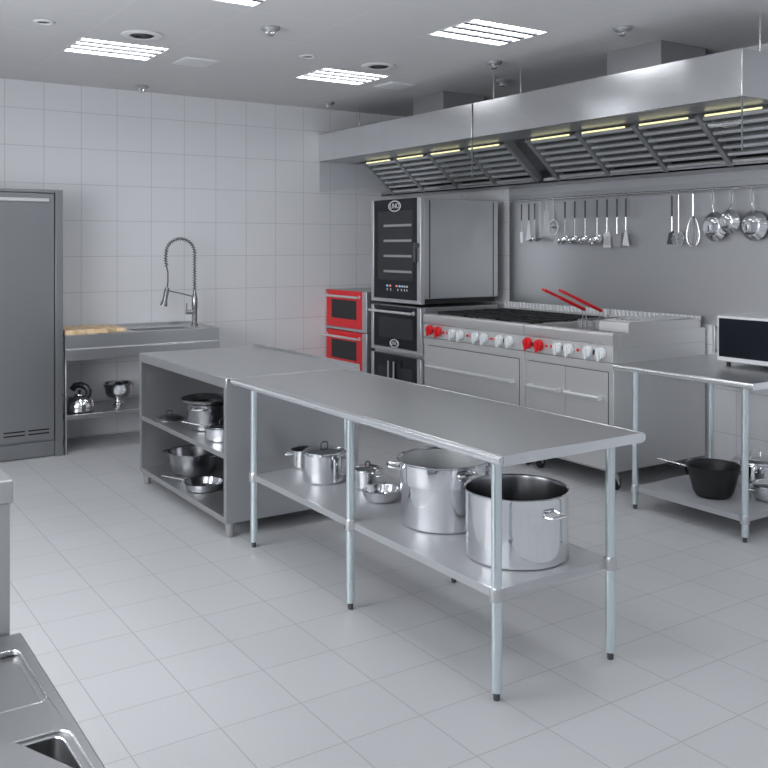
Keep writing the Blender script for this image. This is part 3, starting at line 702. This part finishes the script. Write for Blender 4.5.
def back_trim(t, off, ya, yb):
    MB().box(RB-.075, RB-.052, ya, yb, 1.128, 1.168).build('rear_riser', RANGE, t, off)
    m = MB(); n = int((yb-ya)/.044); st = (yb-ya)/n
    for k in range(n):
        y = ya+st*(k+.5); m.tube([(RB-.062, y-.008, 1.166), (RB-.066, y-.004, 1.184), (RB-.062, y+.003, 1.200), (RB-.056, y+.010, 1.212)], .0085, 7)
    m.box(RB-.052, RB-.048, ya, yb, 1.148, 1.214)
    m.build('scalloped_trim', WHITE, t, off)
back_trim(t, off, 5.39, 6.73)
t, off = range_unit('fryer_range', 'steel fryer and griddle unit with two doors next to the side table', 4.462, 5.382,
    [(4.935, 5.335, .668), (4.515, 4.93, .668)],
    [(5.33, K+.005, REDK), (5.205, K, REDK), (5.0, K, WHK), (4.885, K, WHK), (4.69, K, WHK), (4.565, K, WHK)],
    [(5.13, K), (5.075, K), (4.80, K), (4.745, K)], [(5.265, K), (4.945, K), (4.628, K)])
back_trim(t, off, 4.47, 5.375)
# raised griddle block
m = MB().prism([(5.06, 1.128), (5.06, 1.185), (5.066, 1.197), (5.08, 1.203), (5.84, 1.195), (5.84, 1.128)], 4.466, 4.745); m.build('griddle_block', RANGE, t, off)
MB().box(5.10, 5.80, 4.49, 4.725, 1.2005, 1.2065).build('griddle_plate', WHITE, t, off, bevel=.002)
m = MB().box(5.05, 5.80, 4.76, 5.31, 1.021, 1.03); m.build('oil_well', DARK, t, off)
def basket(yc, lab):
    x0_, x1_ = 5.20, 5.60; w = .080; zb, zt_ = 1.045, 1.175
    t = thing('fry_basket', lab, 'fry basket', (5.34, yc, zb), 0, 'wire fryer baskets with red handles')
    m = MB(); o_ = (5.34, yc, zb)
    for z in (zb+.003, (zb+zt_)/2, zt_): m.tube([(x0_, yc-w, z), (x1_, yc-w, z), (x1_, yc+w, z), (x0_, yc+w, z)], .003 if z != zt_ else .0045, 5, closed=True)
    n = 16
    for k in range(n+1):
        x = x0_+(x1_-x0_)*k/n; m.tube([(x, yc-w, zt_), (x, yc-w, zb), (x, yc+w, zb), (x, yc+w, zt_)], .0016, 4)
    for k in range(9):
        y = yc-w+2*w*k/8; m.tube([(x0_, y, zt_), (x0_, y, zb), (x1_, y, zb), (x1_, y, zt_)], .0016, 4)
    for k in range(1, 6):
        z = zb+(zt_-zb)*k/6; m.tube([(x0_, yc-w, z), (x1_, yc-w, z), (x1_, yc+w, z), (x0_, yc+w, z)], .0014, 4, closed=True)
    m.build('wire_basket', CABM, t, o_)
    m = MB().tube([(x0_, yc-.02, zb+.01), (x0_-.01, yc-.02, zt_), (x0_-.012, yc-.014, zt_+.10)], .004, 6).tube([(x0_, yc+.02, zb+.01), (x0_-.01, yc+.02, zt_), (x0_-.012, yc+.014, zt_+.10)], .004, 6)
    m.build('handle_bracket', CABM, t, o_)
    A = Vector((x0_-.01, yc, zt_+.085)); B = Vector((4.76, yc, 1.425)); d = (B-A).normalized(); sd = Vector((0, 1, 0))*.017
    h = MB().tube([A-sd*.6, B-sd, B+d*.012, B+sd, A+sd*.6], .007, 6, closed=True)
    h.tube([A, A.lerp(B, .6)], .014, 8)
    h.build('handle', REDK, t, o_)
basket(5.02, 'wire fry basket with red handle, left of the two'); basket(4.845, 'wire fry basket with red handle, right of the two')
# small hooks on the griddle
for i, (x, y) in enumerate(((5.13, 4.62), (5.13, 4.53))):
    t = thing('bent_tong', 'small curled steel tong on the griddle, %s of the pair' % ('left' if i == 0 else 'right'), 'tongs', (x, y, 1.207), 0, 'small steel tongs on the griddle')
    m = MB().tube([(0, -.03, .004), (0, .0, .010), (.01, .03, .005), (.05, .02, .004), (.12, .0, .004)], .0045, 6); m.build('arm', BRIGHT, t)
    MB().tube([(0, -.03, .004), (.03, -.03, .012), (.08, -.02, .006), (.12, .0, .004)], .0045, 6).build('arm', BRIGHT, t)

# ------------------------------------------------------------------ microwave and cookware on the right table
mx = 5.25; zt = .949
t = thing('microwave', 'white microwave with black window on the side table, cut by the picture edge', 'microwave', (5.45, 3.6, zt)); off = (5.45, 3.6, zt)
MB().box(mx+.03, 5.80, 3.32, 3.88, .985, 1.285).build('body', WHITE, t, off, bevel=.006)
MB().box(mx, mx+.03, 3.415, 3.868, .98, 1.285).build('door', WHITE, t, off, bevel=.008)
MB().box(mx-.002, mx+.002, 3.43, 3.852, 1.012, 1.268).build('window', BGLASS, t, off, bevel=.0015)
MB().box(mx, mx+.03, 3.32, 3.412, .98, 1.285).build('control_panel', DARK, t, off, bevel=.004)
MB().box(mx-.03, mx-.012, 3.86, 3.885, 1.03, 1.22).build('handle', SILV, t, off, bevel=.004)
MB().box(mx-.014, mx, 3.865, 3.88, 1.04, 1.06).build('handle_stub', SILV, t, off); MB().box(mx-.014, mx, 3.865, 3.88, 1.19, 1.21).build('handle_stub', SILV, t, off)
for x in (mx+.06, 5.74):
    for y in (3.37, 3.82): MB().cyl((x, y, zt), (x, y, .985), .014, 12).build('foot', RUBBER, t, off)
RZ = .1505
t = thing('black_saucepan', 'deep black saucepan with thin steel handle on the side table undershelf', 'pan', (4.985, 3.70, RZ))
MB().lathe([(0, 0), (.094, 0), (.108, .008), (.125, .035), (.158, .165), (.166, .195), (.169, .199), (.165, .201), (.155, .19), (.150, .165), (.118, .04), (.095, .012), (0, .008)], n=52).build('body', NONST, t)
m = long_handle(.160, .172, radians(122), .19, .035, .010); m.build('handle', BRIGHT, t)
loop_handle(MB(), .155, .165, radians(-62), .03, .05, .005).build('helper_handle', DARK, t)
t = thing('lidded_stockpot', 'lidded steel pot at the back of the side table undershelf', 'pot', (5.46, 3.72, RZ))
MB().lathe(pot_profile(.148, .15, .15), n=48).build('body', POLISH, t)
lid_parts(t, .15, .151, .040, .055, .036)
for a in (2.4, 2.4+pi): loop_handle(MB(), .15, .12, a, .04, .04, .006, .02).build('handle', DARK, t)
t = thing('steel_bowl', 'shiny low steel pan with side handles, front right of the side table undershelf', 'pan', (5.215, 3.435, RZ))
MB().lathe([(0, 0), (.085, 0), (.105, .01), (.125, .045), (.132, .08), (.136, .083), (.131, .085), (.121, .05), (.10, .014), (0, .007)], n=48).build('body', POLISH, t)
lid_parts(t, .128, .085, .03, .025, .03)
for a in (2.6, 2.6+pi): loop_handle(MB(), .13, .07, a, .035, .045, .005, .01).build('handle', BRIGHT, t)

# ------------------------------------------------------------------ utensil rail
UX = 5.87
t = thing('utensil_rail', 'thin steel hanging rail on the splashback behind the range', 'rail', (XW-.03, 5.0, 2.18)); off = (XW-.03, 5.0, 2.18)
MB().cyl((UX, 3.3, 2.182), (UX, 6.66, 2.182), .0095, 12).build('bar', BRIGHT, t, off)
for y in (3.6, 4.96, 5.02, 6.62): MB().cyl((UX, y, 2.182), (XW-.021, y, 2.182), .006, 10).lathe([(0, -.014), (.013, -.014), (.013, .014), (0, .014)], n=12, mt=Matrix.Translation((UX, y, 2.182)) @ Matrix.Rotation(pi/2, 4, 'X')).build('bracket', BRIGHT, t, off)
def hook(t, m_=BRIGHT):
    # local origin = rail centre; hook over the bar and down to z=-.03
    pts = [(.012*cos(a), 0, .012*sin(a)) for a in [radians(-40+22*k) for k in range(11)]]+[(-.010, 0, -.02), (0, 0, -.035)]
    MB().tube(pts, .0022, 6).build('hook', m_, t)
def grip(t, z1=-.2): MB().box(-.005, .005, -.0075, .0075, z1, -.035).build('grip', GRIP, t, bevel=.003)
G = 'utensils hanging on the rail'
def ut(name, lab, cat, y): 
    t = thing(name, lab, cat, (UX, y, 2.182), 0, G); hook(t); return t
def rod(t, a, b, r=.0035): MB().cyl((0, 0, a), (0, 0, b), r, 8).build('shaft', BRIGHT, t)
def ladle(y, r, lab, zb=-.36):
    t = ut('ladle', lab, 'ladle', y); grip(t, -.185); rod(t, -.185, zb)
    n = 8; pr = [(r*sin(pi/2*k/n), -r*.7*cos(pi/2*k/n)) for k in range(n+1)]; pr += [(max(0, q-.003), z+.002) for q, z in pr[::-1]]; pr[-1] = (0, pr[-1][1])
    MB().lathe(pr, n=26, mt=Matrix.Translation((-.025, 0, zb-.015)) @ Matrix.Rotation(radians(-35), 4, 'Y')).build('cup', POLISH, t)
def blade(name, y, pts, lab, m_=BRIGHT, gz=-.19, sz=None, slots=0, cat='spatula'):
    t = ut(name, lab, cat, y); grip(t, gz); rod(t, gz, max(p[1] for p in pts)-.005)
    if slots:
        # slotted plate as strips with end bars
        zs = [p[1] for p in pts]; w = max(p[0] for p in pts); top, bot = max(zs), min(zs); m = MB()
        m.prism([(-w*.5, top), (w*.5, top), (w, top-.035), (-w, top-.035)], -.001, .001, 'x').box(-.001, .001, -w, w, bot, bot+.022)
        for k in range(slots+1):
            c = -w+2*w*(k+.5)/(slots+1); m.box(-.001, .001, c-w/(slots+1)*.55, c+w/(slots+1)*.55, bot+.02, top-.034)
        m.build('slotted_blade', m_, t)
    else: MB().prism(pts, -.0012, .0012, 'x').build('blade', m_, t)
def whisk(y, z0, z1, r, lab, gz=None):
    t = ut('whisk', lab, 'whisk', y)
    if gz: grip(t, gz)
    rod(t, gz or -.03, z0, .006)
    m = MB()
    for k in range(6):
        a = pi*k/6; pts = []
        for j in range(17):
            u = 2*pi*j/16; zz = (z0+z1)/2+(z0-z1)/2*cos(u); rr = r*sin(u)*(1-.35*cos(u)) 
            pts.append((rr*cos(a), rr*sin(a), zz))
        m.tube(pts, .0022, 5)
    m.build('wire_balloon', BRIGHT, t)
blade('palette_knife', 6.49, [(-.016, -.30), (.016, -.30), (.02, -.36), (.012, -.40), (-.018, -.405)], 'small narrow-bladed turner, leftmost on the rail')
blade('cake_server', 6.39, [(-.004, -.195), (.006, -.195), (.04, -.38), (-.034, -.37)], 'pale triangular server second from the left on the rail', PRINT)
ladle(6.31, .035, 'small ladle, third utensil from the left on the rail', -.35)
t = ut('skimmer', 'shallow round skimmer left of the flat grater on the rail', 'skimmer', 6.235); rod(t, -.03, -.36, .0025)
MB().lathe([(0, -.012), (.02, -.008), (.034, 0), (.035, .002), (.02, -.005), (0, -.009)], n=24, mt=Matrix.Translation((-.02, 0, -.375)) @ Matrix.Rotation(radians(-30), 4, 'Y')).build('dish', CABM, t)
t = ut('grater', 'narrow upright flat grater hanging low on the rail', 'grater', 6.155); rod(t, -.03, -.12, .002)
m = MB().box(-.002, .002, -.03, -.024, -.30, -.11).box(-.002, .002, .024, .03, -.30, -.11)
for k in range(9): m.box(-.002, .002, -.024, .024, -.298+k*.022, -.286+k*.022)
m.build('plate', SILV, t)
t = ut('wire_strainer', 'round wire strainer with rim, right of the grater', 'strainer', 6.06); rod(t, -.03, -.2, .002)
m = MB().tube([(0, .06*cos(a), -.26+.068*sin(a)) for a in [2*pi*k/24 for k in range(24)]], .004, 6, closed=True)
for k in range(-3, 4):
    q = k*.016; hh = math.sqrt(max(0, 1-(q/.06)**2)); m.tube([(0, q, -.26-.068*hh), (.02, q, -.26), (0, q, -.26+.068*hh)], .0012, 4)
    hh = math.sqrt(max(0, 1-(q/.068)**2)); m.tube([(0, -.06*hh, -.26+q), (.02, 0, -.26+q), (0, .06*hh, -.26+q)], .0012, 4)
m.tube([(.01, -.035, -.27), (-.005, 0, -.255), (.01, .035, -.27)], .006, 6); m.build('mesh_bowl', BRIGHT, t)
ladle(5.915, 0.059, 'shiny ladle, first of the four after the round strainer')
ladle(5.795, 0.053, 'shiny ladle, second of the four after the round strainer')
ladle(5.67, 0.050, 'shiny ladle, third of the four after the round strainer')
ladle(5.53, 0.065, 'widest shiny ladle, left of the slotted turner')
blade('slotted_turner', 5.417, [(-.04, -.31), (.04, -.31), (.042, -.445), (-.042, -.445)], 'pale slotted turner between the wide ladle and the square dark turner', PRINT, -.19, None, 3)
blade('square_turner', 5.306, [(-.05, -.325), (.05, -.325), (.04, -.435), (-.04, -.435)], 'square dark steel turner left of the pale wedge-shaped server', CABM)
blade('cake_server', 5.21, [(-.006, -.29), (.006, -.29), (.038, -.425), (-.038, -.435)], 'pale wedge-shaped server at the right end of the left utensil group', PRINT)
blade('black_turner', 4.74, [(-.02, -.31), (.03, -.33), (.05, -.42), (-.04, -.42)], 'dark turner hanging left of the perforated skimmer', DARK, -.20)
t = ut('perforated_skimmer', 'round perforated skimmer overlapping the dark turner', 'skimmer', 4.675); rod(t, -.03, -.33, .0035)
m = MB()
for k in range(1, 5): m.tube([(-.01-.004*(4-k), .014*k*cos(a), -.375+.014*k*sin(a)) for a in [2*pi*j/24 for j in range(24)]], .003 if k == 4 else .0024, 6, closed=True)
for k in range(8):
    a = pi*k/4; m.tube([(-.026, 0, -.375), (-.01, .056*cos(a), -.375+.056*sin(a))], .0025, 5)
m.build('disc', POLISH, t)
whisk(4.54, -.20, -.435, .045, 'balloon whisk hanging between the skimmer and the pans')
def hang_pan(y, r, lab, dz=-.285, out=0.):
    t = thing('hanging_pan', lab, 'pan', (UX-.012, y, 2.182), 0, 'small frying pans hanging on the rail')
    pts = [(.012*cos(a)+.012, 0, .012*sin(a)) for a in [radians(-40+22*k) for k in range(11)]]+[(.0, 0, -.015)]; MB().tube(pts, .0022, 6).build('hook', BRIGHT, t)
    m = MB().tube([(0, 0, -.018), (-.004, .012, -.035), (0, .010, -.08), (0, .004, -.13), (.012-out, 0, dz+r)], .005, 8).tube([(0, 0, -.018), (-.004, -.012, -.035), (0, -.010, -.08), (0, -.004, -.13), (.012-out, 0, dz+r)], .005, 8)
    m.build('handle', BRIGHT, t)
    mt = Matrix.Translation((-.02-out, 0, dz)) @ Matrix.Rotation(radians(90), 4, 'Y') 
    MB().lathe([(0, 0), (r*.62, 0), (r*.70, .004), (r*.92, .036), (r, .042), (r+.002, .044), (r-.004, .045), (r*.9, .040), (r*.66, .008), (0, .004)], n=44, mt=mt).build('body', POLISH, t)
hang_pan(4.355, .108, 'hanging frying pan nearest the whisk, first of the three'); hang_pan(4.19, .086, 'smaller hanging frying pan, middle of the three', -.25, .052); hang_pan(4.02, .108, 'hanging frying pan nearest the picture edge, last of the three')

# ------------------------------------------------------------------ foreground units, left
t = thing('counter_block', 'tall grey steel counter end at the left edge of the picture', 'counter', (0, 2.5, 0)); off = (0, 2.5, 0)
MB().box(-.6, .430, 2.12, 3.0, 1.185, 1.237).build('worktop', STEELH, t, off, bevel=.004)
MB().box(-.6, .425, 2.128, 3.0, .02, 1.185).build('body', CABM, t, off, bevel=.003)
t = thing('drainer_sink', 'steel sink bench with recessed drainer in the bottom left corner', 'sink', (.1, 1.6, 0)); off = (.1, 1.6, 0)
# top plate with recess and basin openings
def rrect(x0_, x1_, ya, yb, r, n=5):
    p = []
    for cx_, cy_, a0 in ((x1_-r, yb-r, 0), (x0_+r, yb-r, pi/2), (x0_+r, ya+r, pi), (x1_-r, ya+r, 1.5*pi)):
        p += [(cx_+r*cos(a0+pi/2*k/n), cy_+r*sin(a0+pi/2*k/n)) for k in range(n+1)]
    return p
def plate_with_holes(outer, holes, z, th):
    bm = bmesh.new(); es = []
    for lp in [outer]+holes:
        vs = [bm.verts.new((x, y, z)) for x, y in lp]
        for i in range(len(vs)): es.append(bm.edges.new((vs[i], vs[(i+1) % len(vs)])))
    bmesh.ops.triangle_fill(bm, use_beauty=True, use_dissolve=False, edges=es)
    r = bmesh.ops.extrude_face_region(bm, geom=bm.faces[:])
    bmesh.ops.translate(bm, vec=(0, 0, -th), verts=[v for v in r['geom'] if isinstance(v, bmesh.types.BMVert)])
    m = MB(); m.bm.free(); m.bm = bm; return m
DX1 = .445; ztop = .90
H1 = rrect(-.30, .422, 1.772, 2.034, .02); H2 = rrect(-.30, .427, 1.20, 1.655, .03)
plate_with_holes([(-.6, .9), (DX1, .9), (DX1, 2.118), (-.6, 2.118)], [H1, H2], ztop, .012).build('worktop', FGST, t, off, bevel=.003)
MB().tube([(x, y, ztop-.001) for x, y in H1], .0022, 6, closed=True).build('recess_rim', BRIGHT, t, off)
MB().prism(H1, ztop-.022, ztop-.013, 'z').build('drainer_tray', FGST, t, off)
MB().tube([(x, y, ztop-.001) for x, y in H2], .0022, 6, closed=True).build('basin_rim', BRIGHT, t, off)
H3 = rrect(-.28, .413, 1.22, 1.642, .025)
plate_with_holes(H2, [H3], ztop-.004, .004).build('basin_ledge', FGST, t, off)
MB().tube([(x, y, ztop-.004) for x, y in H3], .002, 6, closed=True).build('basin_lip', BRIGHT, t, off)
m = MB(); n = len(H3); A = [m.bm.verts.new((x, y, ztop-.007)) for x, y in H3]; B = [m.bm.verts.new((x*.97+.003, y*.98+.028, ztop-.22)) for x, y in H3]
for i in range(n): m.bm.faces.new((A[i], A[(i+1) % n], B[(i+1) % n], B[i]))
m.bm.faces.new(B); m.build('basin', STEEL, t, off)
m = MB().box(-.6, DX1-.006, 2.09, 2.116, .0, ztop-.012).box(DX1-.03, DX1-.004, .9, 2.09, .1, ztop-.012).box(-.6, -.57, .9, 2.09, .1, ztop-.012); m.build('apron', CABM, t, off)
for x in (-.55, .40): MB().cyl((x, .95, 0), (x, .95, ztop-.012), .02, 14).build('leg', CABM, t, off)
t = thing('sink_cover', 'flat steel cover plate lying askew over the foreground basin', 'cover', (.18, 1.45, ztop+.0023))
MB().prism([(-.42, .215), (.155, .2), (.222, .055), (.235, -.25), (-.42, -.25)], 0, .002, 'z').build('plate', FGST, t, bevel=.001)
